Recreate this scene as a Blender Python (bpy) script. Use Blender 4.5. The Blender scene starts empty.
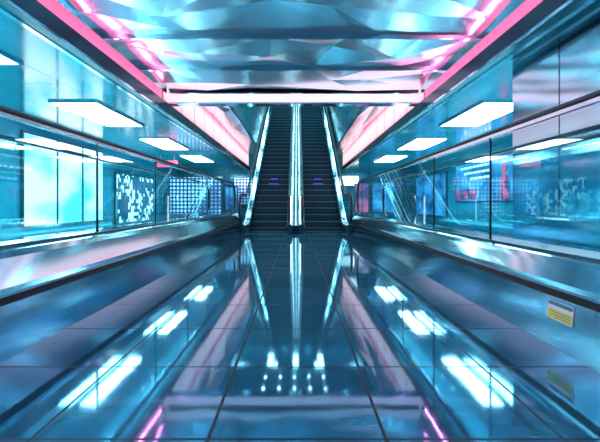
import bpy, bmesh, math, random
from mathutils import Vector
random.seed(31)
scene = bpy.context.scene
try:
    scene.view_settings.view_transform = 'Standard'
    scene.view_settings.look = 'None'
except Exception: pass

# ------------------------------------------------------------ helpers
def new_obj(name, verts, faces, mat=None, parent=None, smooth=False):
    me = bpy.data.meshes.new(name)
    me.from_pydata([tuple(v) for v in verts], [], faces)
    me.update()
    bm = bmesh.new(); bm.from_mesh(me)
    bmesh.ops.recalc_face_normals(bm, faces=bm.faces[:])
    bm.to_mesh(me); bm.free()
    ob = bpy.data.objects.new(name, me)
    scene.collection.objects.link(ob)
    if mat: me.materials.append(mat)
    if parent: ob.parent = parent
    if smooth:
        for p in me.polygons: p.use_smooth = True
    return ob

def empty(name, loc=(0,0,0)):
    e = bpy.data.objects.new(name, None); e.location = loc
    scene.collection.objects.link(e); return e

class MB:
    def __init__(s): s.v=[]; s.f=[]
    def box(s,x0,x1,y0,y1,z0,z1):
        b=len(s.v)
        for z in (z0,z1):
            s.v += [(x0,y0,z),(x1,y0,z),(x1,y1,z),(x0,y1,z)]
        s.f += [tuple(b+i for i in q) for q in ((0,3,2,1),(4,5,6,7),(0,1,5,4),(1,2,6,5),(2,3,7,6),(3,0,4,7))]
    def prism_y(s,prof,y0,y1):
        b=len(s.v); n=len(prof)
        for y in (y0,y1): s.v += [(x,y,z) for x,z in prof]
        for i in range(n):
            j=(i+1)%n; s.f.append((b+i,b+j,b+n+j,b+n+i))
        s.f.append(tuple(b+i for i in range(n))); s.f.append(tuple(b+n+i for i in reversed(range(n))))
    def prism_x(s,prof,x0,x1):
        b=len(s.v); n=len(prof)
        for x in (x0,x1): s.v += [(x,y,z) for y,z in prof]
        for i in range(n):
            j=(i+1)%n; s.f.append((b+i,b+j,b+n+j,b+n+i))
        s.f.append(tuple(b+i for i in range(n))); s.f.append(tuple(b+n+i for i in reversed(range(n))))
    def sheet_x(s,prof,x):
        b=len(s.v); s.v += [(x,y,z) for y,z in prof]; s.f.append(tuple(range(b,b+len(prof))))
    def band(s,path,x0,x1,o0,o1):
        b=len(s.v)
        for y,z in path: s.v += [(x0,y,z+o0),(x1,y,z+o0),(x1,y,z+o1),(x0,y,z+o1)]
        for i in range(len(path)-1):
            a=b+4*i
            for k in range(4):
                l=(k+1)%4; s.f.append((a+k,a+l,a+4+l,a+4+k))
        s.f.append((b,b+1,b+2,b+3)); a=b+4*(len(path)-1); s.f.append((a,a+3,a+2,a+1))
    def sweep(s,path,x,w,h,n=10):
        b=len(s.v); m=len(path)
        for i,(y,z) in enumerate(path):
            p0=Vector(path[max(i-1,0)]); p1=Vector(path[min(i+1,m-1)])
            t=(p1-p0).normalized(); nrm=Vector((-t.y,t.x))
            for k in range(n):
                a=2*math.pi*k/n; ca,sa=math.cos(a),math.sin(a)
                cx=math.copysign(abs(ca)**.6,ca)*w/2; cn=math.copysign(abs(sa)**.6,sa)*h/2
                s.v.append((x+cx,y+nrm.x*cn,z+nrm.y*cn))
        for i in range(m-1):
            for k in range(n):
                l=(k+1)%n; s.f.append((b+i*n+k,b+i*n+l,b+(i+1)*n+l,b+(i+1)*n+k))
        s.f.append(tuple(b+k for k in range(n))); s.f.append(tuple(b+(m-1)*n+k for k in reversed(range(n))))
    def make(s,name,mat,parent=None,smooth=False): return new_obj(name,s.v,s.f,mat,parent,smooth)

# ------------------------------------------------------------ materials
def nm(name):
    m=bpy.data.materials.new(name); m.use_nodes=True
    nt=m.node_tree; bs=nt.nodes['Principled BSDF']; return m,nt,bs
def setp(bs,**k):
    for a,b in k.items():
        bs.inputs[a.replace('_',' ')].default_value=b
def simple(name,col,rough=.4,metal=0.0,var=0.0,scale=(3,3,3),bump=0.0):
    m,nt,bs=nm(name); c=(*col,1)
    setp(bs,Base_Color=c,Roughness=rough,Metallic=metal)
    if var or bump:
        tc=nt.nodes.new('ShaderNodeTexCoord'); mp=nt.nodes.new('ShaderNodeMapping'); mp.inputs['Scale'].default_value=scale
        no=nt.nodes.new('ShaderNodeTexNoise'); no.inputs['Scale'].default_value=1; no.inputs['Detail'].default_value=1
        nt.links.new(tc.outputs['Object'],mp.inputs[0]); nt.links.new(mp.outputs[0],no.inputs['Vector'])
        if var:
            mx=nt.nodes.new('ShaderNodeMapRange'); mx.inputs['To Min'].default_value=max(0.02,rough-var); mx.inputs['To Max'].default_value=rough+var
            nt.links.new(no.outputs[0],mx.inputs[0]); nt.links.new(mx.outputs[0],bs.inputs['Roughness'])
        if bump:
            bu=nt.nodes.new('ShaderNodeBump'); bu.inputs['Strength'].default_value=bump; bu.inputs['Distance'].default_value=.1
            nt.links.new(no.outputs[0],bu.inputs['Height']); nt.links.new(bu.outputs[0],bs.inputs['Normal'])
    return m
def emis(name,col,s):
    m,nt,bs=nm(name); setp(bs,Base_Color=(*col,1),Emission_Color=(*col,1),Emission_Strength=s,Roughness=.4); return m
def soft_emis(name,c0,c1,s,scale=(1,1,1),lo=.35,hi=.65):
    """glow in soft blotches of two colours: screens, windows, painted wall reflection"""
    m,nt,bs=nm(name); tc=nt.nodes.new('ShaderNodeTexCoord'); mp=nt.nodes.new('ShaderNodeMapping'); mp.inputs['Scale'].default_value=scale
    no=nt.nodes.new('ShaderNodeTexNoise'); no.inputs['Scale'].default_value=1; no.inputs['Detail'].default_value=3
    cr=nt.nodes.new('ShaderNodeValToRGB'); cr.color_ramp.elements[0].position=lo; cr.color_ramp.elements[1].position=hi
    cr.color_ramp.elements[0].color=(*c0,1); cr.color_ramp.elements[1].color=(*c1,1)
    nt.links.new(tc.outputs['Object'],mp.inputs[0]); nt.links.new(mp.outputs[0],no.inputs['Vector']); nt.links.new(no.outputs[0],cr.inputs[0])
    nt.links.new(cr.outputs[0],bs.inputs['Emission Color']); setp(bs,Emission_Strength=s,Base_Color=(.02,.05,.07,1),Roughness=.15); return m

def glass(name,tint,refl=.06,amp=.7,rough=.02):
    m=bpy.data.materials.new(name); m.use_nodes=True; nt=m.node_tree; nt.nodes.clear()
    o=nt.nodes.new('ShaderNodeOutputMaterial'); mx=nt.nodes.new('ShaderNodeMixShader')
    tr=nt.nodes.new('ShaderNodeBsdfTransparent'); tr.inputs[0].default_value=(*tint,1)
    gl=nt.nodes.new('ShaderNodeBsdfGlossy'); gl.inputs['Roughness'].default_value=rough; gl.inputs[0].default_value=(.8,.95,1,1)
    lw=nt.nodes.new('ShaderNodeLayerWeight'); lw.inputs[0].default_value=.5
    pw=nt.nodes.new('ShaderNodeMath'); pw.operation='POWER'; pw.inputs[1].default_value=4
    ad=nt.nodes.new('ShaderNodeMath'); ad.operation='MULTIPLY_ADD'; ad.inputs[1].default_value=amp; ad.inputs[2].default_value=refl; ad.use_clamp=True
    nt.links.new(lw.outputs['Facing'],pw.inputs[0]); nt.links.new(pw.outputs[0],ad.inputs[0]); nt.links.new(ad.outputs[0],mx.inputs[0])
    nt.links.new(tr.outputs[0],mx.inputs[1]); nt.links.new(gl.outputs[0],mx.inputs[2]); nt.links.new(mx.outputs[0],o.inputs[0])
    return m

def brick_mat(name,c1,c2,cm,w,h,loc=(0,0,0),rot=(0,0,0),mortar=.006,rough=.1,metal=0,bump=.02,bscale=1.2):
    m,nt,bs=nm(name)
    tc=nt.nodes.new('ShaderNodeTexCoord'); mp=nt.nodes.new('ShaderNodeMapping')
    mp.vector_type='TEXTURE'
    mp.inputs['Location'].default_value=loc; mp.inputs['Rotation'].default_value=rot
    br=nt.nodes.new('ShaderNodeTexBrick'); br.offset=0; br.squash=1
    for k,v in (('Color1',c1),('Color2',c2),('Mortar',cm)): br.inputs[k].default_value=(*v,1)
    br.inputs['Scale'].default_value=1; br.inputs['Mortar Size'].default_value=mortar; br.inputs['Mortar Smooth'].default_value=.1
    br.inputs['Brick Width'].default_value=w; br.inputs['Row Height'].default_value=h; br.inputs['Bias'].default_value=0
    nt.links.new(tc.outputs['Object'],mp.inputs[0]); nt.links.new(mp.outputs[0],br.inputs[0])
    nt.links.new(br.outputs[0],bs.inputs['Base Color'])
    no=nt.nodes.new('ShaderNodeTexNoise'); no.inputs['Scale'].default_value=bscale; no.inputs['Detail'].default_value=3
    nt.links.new(tc.outputs['Object'],no.inputs[0])
    mr=nt.nodes.new('ShaderNodeMapRange'); mr.inputs['From Min'].default_value=.3; mr.inputs['From Max'].default_value=.7
    mr.inputs['To Min'].default_value=rough*.6; mr.inputs['To Max'].default_value=rough*1.5
    nt.links.new(no.outputs[0],mr.inputs[0])
    ad=nt.nodes.new('ShaderNodeMath'); ad.operation='MULTIPLY_ADD'; ad.inputs[1].default_value=.5
    nt.links.new(br.outputs['Fac'],ad.inputs[0]); nt.links.new(mr.outputs[0],ad.inputs[2]); nt.links.new(ad.outputs[0],bs.inputs['Roughness'])
    setp(bs,Metallic=metal)
    bu=nt.nodes.new('ShaderNodeBump'); bu.inputs['Strength'].default_value=bump; bu.inputs['Distance'].default_value=.1
    nt.links.new(no.outputs[0],bu.inputs['Height']); nt.links.new(bu.outputs[0],bs.inputs['Normal'])
    return m

TILE=.68
M_floor=brick_mat('floor_tile',(.045,.27,.40),(.08,.33,.48),(.004,.02,.035),TILE,TILE,loc=(-.34,2.21,0),mortar=.007,rough=.045,metal=.65,bump=.010,bscale=1.5)
M_sideceil=brick_mat('ceiling_panel_teal',(.020,.28,.37),(.030,.32,.41),(.008,.13,.18),1.2,2.05,mortar=.005,rough=.14,metal=.35,bump=.01)
M_wall=brick_mat('wall_panel_teal',(.020,.27,.36),(.035,.33,.42),(.005,.05,.07),2.0,1.4,rot=(math.radians(90),0,math.radians(90)),mortar=.012,rough=.14,metal=.3,bump=.01)
M_wallx=brick_mat('wall_panel_teal_cross',(.02,.28,.37),(.035,.33,.42),(.005,.05,.07),2.0,1.4,rot=(math.radians(90),0,0),mortar=.012,rough=.14,metal=.3,bump=.01)
M_steel=simple('stainless_steel',(.62,.82,.89),.11,1.0,scale=(2,.3,2),bump=.025)
M_skirt=simple('brushed_skirt_steel',(.38,.56,.68),.13,1.0,var=.03,scale=(.5,.4,.5),bump=.04)
M_clad=simple('cladding_steel',(.55,.70,.78),.12,1.0,var=.03,scale=(1,1,.25),bump=.12)
M_mirror=simple('polished_ceiling_metal',(.80,.95,.98),.20,.88)
M_black=simple('black_rubber',(.006,.012,.018),.35)
M_gap=simple('black_gap',(.002,.004,.006),.6)
M_frame=simple('dark_frame',(.03,.09,.12),.3,.8)
M_glass=glass('balustrade_glass',(.62,.91,.95),.08,.55)
M_eglass=glass('escalator_glass',(.60,.92,.96),.14,.6)
M_white=emis('ceiling_light_white',(.88,.97,1.0),26)
M_down=emis('downlight_white',(.85,.97,1.0),16)
M_pink=emis('pink_led_cove',(1.0,.18,.38),1.0)
def pinkpanel():
    m,nt,bs=nm('pink_luminous_panel')
    tc=nt.nodes.new('ShaderNodeTexCoord'); sp=nt.nodes.new('ShaderNodeSeparateXYZ'); nt.links.new(tc.outputs['Object'],sp.inputs[0])
    mr=nt.nodes.new('ShaderNodeMapRange'); mr.inputs['From Min'].default_value=2.8; mr.inputs['From Max'].default_value=3.7
    nt.links.new(sp.outputs['Z'],mr.inputs[0])
    cr=nt.nodes.new('ShaderNodeValToRGB'); e=cr.color_ramp.elements
    e[0].position=0; e[0].color=(1,.06,.14,1); e[1].position=1; e[1].color=(1,.14,.28,1)
    x=cr.color_ramp.elements.new(.35); x.color=(1,.62,.66,1); x=cr.color_ramp.elements.new(.7); x.color=(1,.76,.82,1)
    nt.links.new(mr.outputs[0],cr.inputs[0]); nt.links.new(cr.outputs[0],bs.inputs['Emission Color'])
    md=nt.nodes.new('ShaderNodeMath'); md.operation='FRACT'; dv=nt.nodes.new('ShaderNodeMath'); dv.operation='DIVIDE'; dv.inputs[1].default_value=1.15
    nt.links.new(sp.outputs['Y'],dv.inputs[0]); nt.links.new(dv.outputs[0],md.inputs[0])
    gt=nt.nodes.new('ShaderNodeMath'); gt.operation='GREATER_THAN'; gt.inputs[1].default_value=.06; nt.links.new(md.outputs[0],gt.inputs[0])
    mu=nt.nodes.new('ShaderNodeMath'); mu.operation='MULTIPLY_ADD'; mu.inputs[1].default_value=.85; mu.inputs[2].default_value=.4
    nt.links.new(gt.outputs[0],mu.inputs[0]); nt.links.new(mu.outputs[0],bs.inputs['Emission Strength'])
    setp(bs,Base_Color=(.8,.3,.4,1)); return m
M_pp=pinkpanel()

def pixel_mat(name,cell,thr,col,s,bg=(.0,.02,.05)):
    m,nt,bs=nm(name)
    tc=nt.nodes.new('ShaderNodeTexCoord')
    sn=nt.nodes.new('ShaderNodeVectorMath'); sn.operation='SNAP'; sn.inputs[1].default_value=(cell,)*3
    of=nt.nodes.new('ShaderNodeVectorMath'); of.operation='ADD'; of.inputs[1].default_value=(.0113,.0117,.0119)
    nt.links.new(tc.outputs['Object'],of.inputs[0]); nt.links.new(of.outputs[0],sn.inputs[0])
    wn=nt.nodes.new('ShaderNodeTexWhiteNoise'); nt.links.new(sn.outputs[0],wn.inputs[0])
    no=nt.nodes.new('ShaderNodeTexNoise'); no.inputs['Scale'].default_value=1.6; nt.links.new(sn.outputs[0],no.inputs[0])
    ad=nt.nodes.new('ShaderNodeMath'); ad.operation='MULTIPLY_ADD'; ad.inputs[1].default_value=3.5; nt.links.new(no.outputs[0],ad.inputs[0]); nt.links.new(wn.outputs[0],ad.inputs[2])
    gt=nt.nodes.new('ShaderNodeMath'); gt.operation='GREATER_THAN'; gt.inputs[1].default_value=thr+1.75; nt.links.new(ad.outputs[0],gt.inputs[0])
    mx=nt.nodes.new('ShaderNodeMix'); mx.data_type='RGBA'; mx.inputs[6].default_value=(*bg,1); mx.inputs[7].default_value=(*[c*s for c in col],1)
    nt.links.new(gt.outputs[0],mx.inputs[0]); nt.links.new(mx.outputs[2],bs.inputs['Emission Color'])
    setp(bs,Base_Color=(.01,.02,.03,1),Emission_Strength=1,Roughness=.15); return m
def dot_mat(name,cell,rad,col,s,bg):
    """regular LED dot matrix whose brightness follows a soft picture"""
    m,nt,bs=nm(name); tc=nt.nodes.new('ShaderNodeTexCoord')
    sc=nt.nodes.new('ShaderNodeVectorMath'); sc.operation='SCALE'; sc.inputs['Scale'].default_value=1/cell
    nt.links.new(tc.outputs['Object'],sc.inputs[0])
    fr=nt.nodes.new('ShaderNodeVectorMath'); fr.operation='FRACTION'; nt.links.new(sc.outputs[0],fr.inputs[0])
    sp=nt.nodes.new('ShaderNodeSeparateXYZ'); nt.links.new(fr.outputs[0],sp.inputs[0])
    cb=nt.nodes.new('ShaderNodeCombineXYZ'); nt.links.new(sp.outputs['X'],cb.inputs[0]); nt.links.new(sp.outputs['Z'],cb.inputs[1])
    ds=nt.nodes.new('ShaderNodeVectorMath'); ds.operation='DISTANCE'; ds.inputs[1].default_value=(.5,.5,0); nt.links.new(cb.outputs[0],ds.inputs[0])
    lt=nt.nodes.new('ShaderNodeMath'); lt.operation='LESS_THAN'; lt.inputs[1].default_value=rad; nt.links.new(ds.outputs['Value'],lt.inputs[0])
    no=nt.nodes.new('ShaderNodeTexNoise'); no.inputs['Scale'].default_value=.9; nt.links.new(tc.outputs['Object'],no.inputs[0])
    mr=nt.nodes.new('ShaderNodeMapRange'); mr.inputs['From Min'].default_value=.4; mr.inputs['From Max'].default_value=.6; mr.inputs['To Min'].default_value=.2; nt.links.new(no.outputs[0],mr.inputs[0])
    mu=nt.nodes.new('ShaderNodeMath'); mu.operation='MULTIPLY'; nt.links.new(lt.outputs[0],mu.inputs[0]); nt.links.new(mr.outputs[0],mu.inputs[1])
    mx=nt.nodes.new('ShaderNodeMix'); mx.data_type='RGBA'; mx.inputs[6].default_value=(*bg,1); mx.inputs[7].default_value=(*[c*s for c in col],1)
    nt.links.new(mu.outputs[0],mx.inputs[0]); nt.links.new(mx.outputs[2],bs.inputs['Emission Color'])
    setp(bs,Base_Color=(.01,.02,.03,1),Emission_Strength=1,Roughness=.15); return m
M_qr=pixel_mat('pixel_display',.12,.62,(.8,.96,1),2.6,bg=(.0,.18,.32))
M_dots=dot_mat('dot_display',.17,.34,(.45,.75,1),3.2,(.01,.10,.40))
M_screen=soft_emis('screen_picture',(.0,.04,.18),(.06,.40,.85),1.6,(1,.9,1.6))
M_warm=soft_emis('screen_poster',(.04,.05,.22),(.75,.15,.35),1.2,(1.5,1.2,2.2),.42,.66)
M_redfig=soft_emis('screen_figure',(.08,.01,.10),(1.0,.10,.22),1.6,(3,3,3),.38,.55)
M_redd=soft_emis('screen_caption',(.10,.01,.06),(.9,.06,.20),1.3,(3,3,5),.42,.6)
M_red=emis('sign_red',(1,.06,.14),1.1)
M_cyan=soft_emis('pale_cyan_glow',(.10,.55,.66),(.88,.98,1.0),2.8,(1,.5,.9),.36,.55)  # pale glow: paints reflected light on the left wall, also lights a sign
M_text=emis('screen_text',(.8,.9,1),2.4)
M_purple=emis('purple_led',(.25,.08,1.0),.8)

# ------------------------------------------------------------ layout
HALL=6.2; YB=-4.0; YE=22.0
ZS=2.75; ZC=3.10
MBf=MB(); MBf.box(-HALL,HALL,YB,30,-.1,0); MBf.make('floor',M_floor)
m=MB(); m.box(-HALL-.1,-HALL,YB,YE,0,ZS); m.make('wall_left',M_wall)
m=MB(); m.box(HALL,HALL+.1,YB,YE,0,ZS); m.make('wall_right',M_wall)
m=MB(); m.box(-HALL,HALL,YB-.1,YB,0,3.3); m.make('wall_rear',M_wallx)
m=MB(); m.box(-HALL,-1.9,YE,YE+.1,0,ZS); m.box(1.9,HALL,YE,YE+.1,0,ZS); m.make('wall_back',M_wallx)
SL,SR=-2.64,2.50
m=MB(); m.box(-HALL,SL,YB,YE,ZS,ZS+.06); m.box(SR,HALL,YB,YE,ZS,ZS+.06)
m.box(SL,-1.9,8.3,YE,3.72,3.8) ; m.box(1.9,SR,8.3,YE,3.72,3.8)
m.make('ceiling',M_sideceil)
m=MB()
m.box(SL-.01,SL+.06,YB,YE,ZS-.06,ZS+.17); m.box(SR-.06,SR+.01,YB,YE,ZS-.06,ZS+.17)
m.make('trim_1',M_frame)
m=MB(); m.box(SL-.20,SL-.14,YB,YE,ZS-.012,ZS+.001); m.box(SR+.14,SR+.2,YB,YE,ZS-.012,ZS+.001)
m.box(SL+.06,SL+.07,YB,YE,ZS-.06,ZS-.03); m.box(SR-.07,SR-.06,YB,YE,ZS-.06,ZS-.03); m.make('trim_2',M_steel)
m=MB(); m.box(SL-.08,SL-.02,YB,7.9,ZS+.10,ZC+.15); m.box(SR+.02,SR+.08,YB,7.9,ZS+.10,ZC+.15); m.make('pink_cove_light',M_pink)
m=MB(); m.box(SL-.08,SL-.02,8.15,YE,ZS+.10,3.72); m.box(SR+.02,SR+.08,8.15,YE,ZS+.10,3.72); m.make('pink_light_panel',M_pp)

root=empty('suspended_ceiling_panel',(0,0,0))
def facet_panel(name,x0,x1,y0,y1,z,nx,ny,amp,mat,parent):
    v=[];f=[]
    for j in range(ny+1):
        for i in range(nx+1):
            bx=i in(0,nx); by=j in(0,ny)
            x=x0+(x1-x0)*(i+(0 if bx else random.uniform(-.42,.42)))/nx
            y=y0+(y1-y0)*(j+(0 if by else random.uniform(-.35,.35)))/ny
            zz=z+random.uniform(-amp,amp)*(.5 if by else 1)
            v.append((x,y,zz))
    for j in range(ny):
        for i in range(nx):
            a=j*(nx+1)+i;b=a+1;c=a+nx+2;d=a+nx+1
            if random.random()<.5: f+=[(a,b,c),(a,c,d)]
            else: f+=[(a,b,d),(b,c,d)]
    return new_obj(name,v,f,mat,parent)
ys=[YB,-.95,.3,1.55,2.8,4.05,5.3,6.55,7.85]
CL,CR=-2.57,2.45
for k in range(len(ys)-1):
    facet_panel('panel_%d'%(k+1),CL,CR,ys[k]+.012,ys[k+1]-.012,ZC+.05,5,2,.075,M_mirror,root)
m=MB()
for y in ys[1:-1]: m.box(CL,CR,y-.012,y+.012,ZC-.015,ZC+.08)
m.box(CL-.02,CL,YB,7.9,ZC-.02,ZC+.10); m.box(CR,CR+.02,YB,7.9,ZC-.02,ZC+.10)
m.make('panel_joints',M_steel,root)
m=MB(); m.box(SL,SR,YB,8.1,3.32,3.40); m.make('backing_slab',M_frame,root)
M_beam=emis('beam_pink_glow',(.97,.78,.87),.88)  # beam is no lamp; the light falling on it is painted as emission
root=empty('cross_beam'); m=MB(); m.box(CL,CR,7.92,8.1,2.91,3.08); m.make('beam_face',M_beam,root)
m=MB(); m.box(CL,CR,7.90,8.12,2.88,2.91); m.box(CL,CR,8.0,8.12,3.12,4.6); m.make('edge_and_bulkhead',M_steel,root)  # upper box is a hidden bulkhead, added to seal off stray light

WX=1.9
m=MB()
for s in(-1,1):
    m.prism_x([(8.15,3.8),(13.5,3.8),(13.5,4.6),(8.15,4.6)],s*WX,s*(WX+.1))
    m.prism_x([(13.5,3.8),(YE,3.8),(31,3.8),(31,13),(13.5,13)],s*WX,s*(WX+.1))
    m.prism_x([(YE,0),(31,0),(31,3.8),(YE,3.8)],s*WX,s*(WX+.1))
m.make('wall_stairwell',M_wall)
m=MB(); m.box(-WX,WX,31,31.1,0,13); m.make('wall_stairwell_end',M_wallx)
m=MB(); m.box(-WX,WX,8.15,13.5,4.6,4.7)
m.prism_x([(13.5,4.6),(13.5,4.8),(29,12.6),(31,12.6),(31,12.4),(29,12.4)],-WX,WX)
m.make('ceiling_stairwell',M_sideceil)
facet_panel('ceiling_facets',SL+.05,-WX-.0,8.3,YE,3.62,2,7,.06,M_mirror,None)
facet_panel('ceiling_facets.001',WX,SR-.05,8.3,YE,3.62,2,7,.06,M_mirror,None)
root=empty('downlight_row'); m=MB()
for yy in(11.9,12.7):
    for k in range(5):
        x=-1.0+k*.46; m.box(x-.04,x+.04,yy-.03,yy+.03,4.57,4.6)
m.make('lamps',M_down,root)
root=empty('stairwell_light'); m=MB()
for i,yy in enumerate((16,19,22,25,28)):
    z=4.6+(yy-13.5)*7.8/15.5-.05
    for xx in (-1.1,-.1,.9): m.box(xx-.05,xx+.15,yy-.6,yy+.6,z-.45,z-.4)
m.make('lamps',emis('stairwell_lamp',(.45,.88,1),18),root)

cnt=0
for s,xc,w in((-1,-4.02,.40),(1,3.78,.42)):
    for y0 in(-1.1,3.05,7.2,11.2,15.2):
        r=empty('ceiling_light' if cnt==0 else 'ceiling_light.%03d'%cnt); cnt+=1
        m=MB(); m.box(xc-w,xc+w,y0,y0+2.15,ZS-.03,ZS-.005); m.make('diffuser',M_white,r)
        m=MB(); 
        m.box(xc-w-.04,xc-w,y0-.04,y0+2.19,ZS-.035,ZS-.001); m.box(xc+w,xc+w+.04,y0-.04,y0+2.19,ZS-.035,ZS-.001)
        m.box(xc-w,xc+w,y0-.04,y0,ZS-.035,ZS-.001); m.box(xc-w,xc+w,y0+2.15,y0+2.19,ZS-.035,ZS-.001)
        m.make('frame',M_steel,r)

# ------------------------------------------------------------ moving walkways
def handrail_loop(yend,zt,r,yb):
    p=[(yb,zt)]
    n=14; L=yend-yb
    for i in range(1,9): p.append((yb+(L-r)*i/8,zt))
    for i in range(1,n+1):
        a=math.pi*i/n; p.append((yend-r+math.sin(a)*r,zt-r+math.cos(a)*r))
    p.append((yend-r-.35,zt-2*r-.02))
    return p
def walkway(name,s,xf,zh,zg,yend):
    r=empty(name)
    m=MB(); m.prism_y([(s*xf,0),(s*(xf+.03),.31),(s*(xf+.30),.31),(s*(xf+.30),0)],YB,yend+.1); m.make('skirt_panel',M_skirt,r)
    m=MB(); m.box(*sorted((s*(xf+.05),s*(xf+.30))),YB,yend+.08,.31,.36); m.make('shadow_gap',M_gap,r)
    m=MB(); m.prism_y([(s*(xf+.02),.36),(s*(xf+.015),.38),(s*(xf+.02),.41),(s*(xf+.10),zg-.05),(s*(xf+.13),zg-.01),(s*(xf+.16),zg),(s*(xf+.26),zg),(s*(xf+.30),.36)],YB,yend+.08); m.make('deck_cover',M_steel,r)
    xg=xf+.20
    m=MB(); m.box(*sorted((s*(xg-.03),s*(xg-.006))),YB,yend-.5,zg,zg+.02); m.make('glass_clamp_rail',M_frame,r)
    m=MB(); y=YB; L=1.55
    seams=[]
    while y<yend-1.6:
        y2=min(y+L,yend-.9)
        m.sheet_x([(y+.006,zg),(y2-.006,zg),(y2-.006,zh-.03),(y+.006,zh-.03)],s*xg); seams.append(y2); y=y2
    rr=(zh-.03-zg)/2
    prof=[(y+.006,zg),(y+.006,zh-.03)]
    for i in range(13):
        a=math.pi*i/12; prof.append((yend-rr+math.sin(a)*rr*.95,zg+rr+math.cos(a)*rr))
    m.sheet_x(prof,s*xg); m.make('glass_panels',M_glass,r)
    m=MB()
    for q in seams: m.box(*sorted((s*(xg-.006),s*(xg+.012))),q-.006,q+.006,zg,zh-.03)
    m.make('glass_clamps',M_frame,r)
    m=MB(); m.sweep(handrail_loop(yend+.03,zh,(zh-zg)/2-.02,YB),s*(xg+.006),.075,.038); m.make('handrail',M_black,r,True)
    m=MB(); m.box(*sorted((s*(xg-.012),s*(xg+.024))),YB,yend-rr,zh-.045,zh-.018); m.make('handrail_guide',M_steel,r)
    x0,x1=xf+.30,xf+.85
    m=MB(); yy=YB
    while yy<yend: 
        m.box(*sorted((s*x0,s*x1)),yy,min(yy+.39,yend),.0,.30); yy+=.40
    m.make('pallets',M_steel,r)
    m=MB(); m.prism_y([(s*x1,0),(s*x1,.36),(s*(x1+.05),zg-.05),(s*(x1+.20),zg-.05),(s*(x1+.25),0)],YB,yend+.08); m.make('outer_deck_cover',M_steel,r)
    m=MB(); xo=x1+.12; y=YB
    while y<yend-.4:
        y2=min(y+L,yend-.35); m.sheet_x([(y+.006,zg-.05),(y2-.006,zg-.05),(y2-.006,zh-.03),(y+.006,zh-.03)],s*xo); y=y2
    m.make('outer_glass_panels',M_glass,r)
    m=MB(); m.sweep(handrail_loop(yend,zh,(zh-zg)/2,YB),s*(xo+.006),.07,.04); m.make('outer_handrail',M_black,r,True)
    return r
walkway('moving_walkway',-1,1.67,1.50,.62,12.0)
walkway('moving_walkway.001',1,1.61,1.56,.55,12.0)

r=empty('warning_sticker')
def skx(z): return 1.61+.03*z/.31-.003
def stq(name,y0,y1,z0,z1,mat,off=0):
    new_obj(name,[(skx(z0)-off,y0,z0),(skx(z0)-off,y1,z0),(skx(z1)-off,y1,z1),(skx(z1)-off,y0,z1)],[(0,1,2,3)],mat,r)
M_sy=simple('sticker_yellow',(.65,.68,.12),.4); M_sw=simple('sticker_white',(.75,.85,.85),.4); M_sb=simple('sticker_print',(.03,.22,.30),.4)
stq('backing',2.36,2.60,.17,.285,M_sw); stq('header',2.365,2.595,.258,.281,M_sb,.001); stq('body',2.365,2.595,.175,.235,M_sy,.001)
for i in range(3): stq('line_%d'%i,2.38,2.52+.02*(i%3),.185+.016*i,.190+.016*i,M_sb,.002)

# ------------------------------------------------------------ escalators
Y0=13.4; TAN=math.tan(math.radians(30)); Y1=27.4; ZT=(Y1-Y0)*TAN
def basepath(o=0):
    p=[(12.2,0),(13.0,0)]
    for i in range(1,8):
        t=i/8; p.append((13.0+.8*t, TAN*.8*t*t/2))
    p.append((13.8,TAN*.4))
    n=12
    for i in range(1,n+1): p.append((13.8+(Y1-.4-13.8)*i/n,TAN*.4+(Y1-.4-13.8)*TAN*i/n))
    for i in range(1,6):
        t=i/5; p.append((Y1-.4+.8*t, ZT-.4*TAN+TAN*.8*(t-t*t/2)))
    p.append((29.5,ZT)); return p
def mk_step_mat():
    m,nt,bs=nm('step_metal')
    tc=nt.nodes.new('ShaderNodeTexCoord'); sp=nt.nodes.new('ShaderNodeSeparateXYZ'); nt.links.new(tc.outputs['Object'],sp.inputs[0])
    mu=nt.nodes.new('ShaderNodeMath'); mu.operation='MULTIPLY'; mu.inputs[1].default_value=30; nt.links.new(sp.outputs['X'],mu.inputs[0])
    fr=nt.nodes.new('ShaderNodeMath'); fr.operation='FRACT'; nt.links.new(mu.outputs[0],fr.inputs[0])
    cr=nt.nodes.new('ShaderNodeValToRGB'); cr.color_ramp.elements[0].color=(.008,.018,.026,1); cr.color_ramp.elements[1].color=(.04,.08,.11,1)
    cr.color_ramp.elements[0].position=.4; cr.color_ramp.elements[1].position=.6
    nt.links.new(fr.outputs[0],cr.inputs[0]); nt.links.new(cr.outputs[0],bs.inputs['Base Color']); setp(bs,Roughness=.4,Metallic=.5); return m
M_step=mk_step_mat(); M_nose=simple('step_nosing',(.14,.26,.32),.35,.7)
M_led=emis('balustrade_led',(.6,.92,1.0),2.2)
M_newel=emis('newel_edge_glow',(.75,.95,1),3.0)  # white glass newel edge, its brightness painted in as emission
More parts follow.
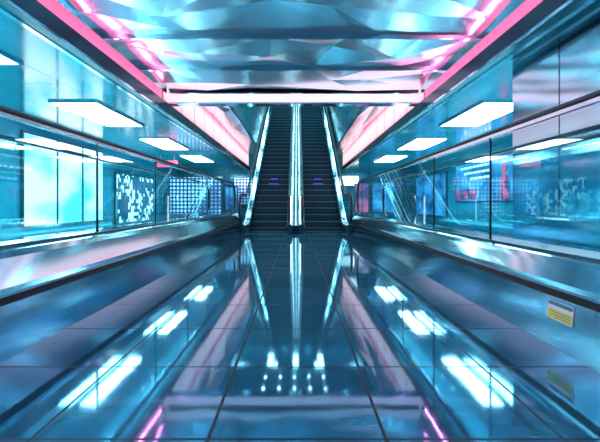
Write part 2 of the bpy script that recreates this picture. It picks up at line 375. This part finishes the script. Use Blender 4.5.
def escalator(name,xc,inner):
    r=empty(name); bp=basepath(); W=.62
    m=MB(); n=MB()
    y=12.9; 
    def zat(y):
        for (a,za),(b,zb) in zip(bp,bp[1:]):
            if a<=y<=b: return za+(zb-za)*(y-a)/(b-a)
        return bp[-1][1]
    while y<28.0:
        z=zat(y+.2)+.012
        zr=max(z-.30,-.02)
        m.prism_x([(y,z),(y+.40,z),(y+.40,zr),(y+.03,zr),(y+.012,(z+zr)/2)],xc-W,xc+W)
        n.box(xc-W,xc+W,y-.004,y+.028,z-.016,z+.003)
        y+=.40
    m.make('steps',M_step,r); n.make('step_nosings',M_nose,r)
    m=MB(); m.box(xc-W-.02,xc+W+.02,12.0,12.9,0,.014); m.box(xc-W,xc+W,28.0,30.0,ZT-.2,ZT+.01); m.make('comb_plate',M_steel,r)
    m=MB()
    for s in(-1,1): m.band(bp,*sorted((xc+s*(W+.005),xc+s*(W+.03))),-.05,.20)
    m.make('skirt',M_frame,r)
    m=MB()
    for s in(-1,1): m.band(bp,*sorted((xc+s*(W+.03),xc+s*(W+.20))),.05,.24)
    m.make('deck',M_steel,r)
    m=MB(); m.band([p for p in bp],xc-W-.2,xc+W+.2,-.6,-.06)
    m.v=[(x,y,max(z,.0)) for x,y,z in m.v]; m.make('truss_cladding',M_clad,r)
    gl=MB(); hr=MB(); gd=MB(); led=MB()
    H=1.20; rr=.44
    for s in(-1,1):
        xg=xc+s*(W+.11)
        top=[(y,z+H) for y,z in bp[0:]]
        cy,cz=12.2,H-rr; arc=[]
        for i in range(1,13):
            a=math.pi*i/12; arc.append((cy-math.sin(a)*rr,cz+math.cos(a)*rr))
        hp=list(reversed(top))+arc+[(12.55,H-2*rr-.0)]
        hr.sweep(hp,xg,.08,.055)
        g=[(y,z-.03) for y,z in reversed(top)]+[(cy-(cy-y)*.93,cz+(z-cz)*.93) for y,z in arc]
        g+= [(12.2,.24)]+[(y,z+.24) for y,z in bp[1:]]
        gl.sheet_x(g,xg)
        gd.band([(y,z) for y,z in bp],xg-.02,xg+.02,H-.065,H-.025)
    gl.make('glass_balustrade',M_eglass,r); hr.make('handrails',M_black,r,True); gd.make('handrail_guides',M_steel,r)
    s=inner; led.band(bp,*sorted((xc+s*(W+.155),xc+s*(W+.175))),.24,.255)
    led.band(bp,*sorted((xc-s*(W+.155),xc-s*(W+.175))),.24,.252); led.make('led_line',M_led,r)
    nb=MB(); xi=xc+s*(W+.11)+s*.05
    nb.box(xi-.018,xi+.018,11.90,11.94,.30,1.14)
    nb.make('newel_glass_edge',M_newel,r)
    nb=MB(); nb.box(xi-.03,xi+.03,11.94,11.98,.0,1.16)
    for q in(-1,1): nb.box(xc+q*(W+.11)-.07,xc+q*(W+.11)+.07,11.98,12.25,0,.28)
    nb.make('newel_base',M_frame,r)
    pl=MB()
    for q in (0,1): pl.box(xc-.20+.05*q,xc+.20-.05*q,16.49+.4*q,16.50+.4*q,zat(16.5+.4*q)-.08,zat(16.5+.4*q)-.05)
    pl.make('purple_step_light',M_purple,r)
    return r
escalator('escalator',-.96,1)
escalator('escalator.001',.88,-1)
bp=basepath(); m=MB(); m.band(bp[1:],-.14,.06,.02,.20); r=empty('escalator_divider'); m.make('divider_cover',M_frame,r)
m=MB(); m.band(bp[1:],-.05,-.03,.20,.225); m.make('divider_led',M_led,r)
m=MB(); m.box(-WX,WX,30.0,31,ZT-.2,ZT); m.make('upper_landing_floor',M_floor)

# ------------------------------------------------------------ right-hand cladding pillars
r=empty('clad_pillar')
for i,(a,b) in enumerate(((4.22,5.12),(2.4,4.20),(.6,2.38),(-1.0,.58))):
    m=MB(); m.box(2.76,2.88,a,b,.0,2.74); m.make('steel_panel_%d'%i,M_clad,r)

# ------------------------------------------------------------ displays
def wallbox(name,s,y0,y1,z0,z1,mat,x=None):
    r=empty(name); X=(x if x else HALL)-.01
    m=MB(); m.box(*sorted((s*X,s*(X-.06))),y0-.06,y1+.06,z0-.06,z1+.06); m.make('frame',M_frame,r)
    m=MB(); m.box(*sorted((s*(X-.06),s*(X-.07))),y0,y1,z0,z1); m.make('screen',mat,r)
    return r,s*(X-.07)
wallbox('pixel_art_display',-1,13.6,17.0,.25,1.95,M_qr)
r,X=wallbox('wall_glow_panel',-1,9.0,12.6,.4,2.5,M_cyan)  # glowing panel added in place of lights reflected by the glass wall
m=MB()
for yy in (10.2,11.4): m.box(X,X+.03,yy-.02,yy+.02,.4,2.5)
m.make('glow_bars',M_frame,r)  # bars added to break up the painted reflection
wallbox('wall_glow_panel.001',-1,3.5,7.8,.5,2.1,soft_emis('win2',(.01,.12,.18),(.12,.60,.72),1.0,(1,1.3,3),.4,.7))
r,X=wallbox('video_screen',1,11.2,15.4,1.0,2.35,M_screen)
m=MB(); m.prism_x([(11.5,1.05),(12.1,1.05),(12.05,1.6),(11.9,1.78),(11.7,1.78),(11.52,1.6)],X-.01,X)
m.prism_x([(11.8+.16*math.cos(a*math.pi/6),1.95+.17*math.sin(a*math.pi/6)) for a in range(12)],X-.01,X); m.make('figure_picture',M_redfig,r)
m=MB(); m.box(X-.01,X,13.6,15.3,1.05,1.45); m.make('caption_block',M_redd,r)
m=MB()
for k in range(3):
    yy=12.6
    while yy<14.8-.4*k:
        L=random.uniform(.12,.3); m.box(X-.015,X-.01,yy,yy+L,2.15-.2*k,2.22-.2*k); yy+=L+.08
m.make('text_lines',M_text,r)
wallbox('wall_glow_panel.002',1,16.5,20.5,.4,2.2,M_screen)
wallbox('wall_glow_panel.003',1,6.0,10.4,.5,2.2,soft_emis('win3',(.01,.12,.18),(.14,.60,.75),1.0,(1,1.2,3),.4,.7))
def backsign(name,x0,x1,y,z0,z1,mat):
    r=empty(name); m=MB(); m.box(x0-.05,x1+.05,y,y+.08,z0-.05,z1+.05); 
    m.box(x0,x0+.05,y+.02,y+.06,0,z0-.05); m.box(x1-.05,x1,y+.02,y+.06,0,z0-.05); m.make('frame',M_frame,r)
    m=MB(); m.box(x0,x1,y-.01,y,z0,z1); m.make('screen',mat,r)
backsign('led_dot_board',-5.7,-3.4,18.0,.45,2.1,M_dots)
backsign('advertising_totem',2.15,2.6,14.6,.6,1.6,M_warm)
backsign('advertising_totem.001',-2.6,-2.2,14.6,.7,1.5,M_screen)
backsign('advertising_totem.002',3.6,4.6,19.0,.5,1.9,M_screen)
backsign('shop_front_sign',2.3,3.3,21.5,1.9,2.4,M_cyan)
backsign('shop_front_sign.001',-3.4,-2.2,21.5,.9,2.3,M_dots)
r=empty('hanging_sign'); m=MB(); m.box(-4.9,-4.2,14,14.06,2.2,2.42); m.make('sign_box',M_red,r)
m=MB(); m.box(-4.8,-4.78,14.02,14.04,2.42,2.75); m.box(-4.32,-4.3,14.02,14.04,2.42,2.75); m.make('hangers',M_frame,r)

# ------------------------------------------------------------ lights
def area(name,loc,rot,sx,sy,col,p):
    l=bpy.data.lights.new(name,'AREA'); l.shape='RECTANGLE'; l.size=sx; l.size_y=sy; l.color=col; l.energy=p
    o=bpy.data.objects.new(name,l); o.location=loc; o.rotation_euler=rot; scene.collection.objects.link(o); return o
area('hall_fill',(-5,8,.1),(math.pi,0,0),.6,24,(.27,.86,1),440)  # added fill aimed up to brighten side ceiling and walls, no real fixture
area('hall_fill.001',(5,8,.1),(math.pi,0,0),.6,24,(.27,.86,1),440)  # same added fill for the right hall
area('cove_led',(SL+.10,2,ZS+.20),(0,math.radians(-90),0),.03,11,(1,.14,.36),75)
area('cove_led.001',(SR-.10,2,ZS+.20),(0,math.radians(90),0),.03,11,(1,.14,.36),75)
w=bpy.data.worlds.new('world'); scene.world=w; w.use_nodes=True
w.node_tree.nodes['Background'].inputs[0].default_value=(.02,.18,.25,1); w.node_tree.nodes['Background'].inputs[1].default_value=.5

cam=bpy.data.cameras.new('camera'); cam.lens=24; cam.sensor_width=36; cam.shift_y=-17/600; cam.shift_x=.005
co=bpy.data.objects.new('camera',cam); co.location=(0,0,.9); co.rotation_euler=(math.pi/2,0,0)
scene.collection.objects.link(co); scene.camera=co
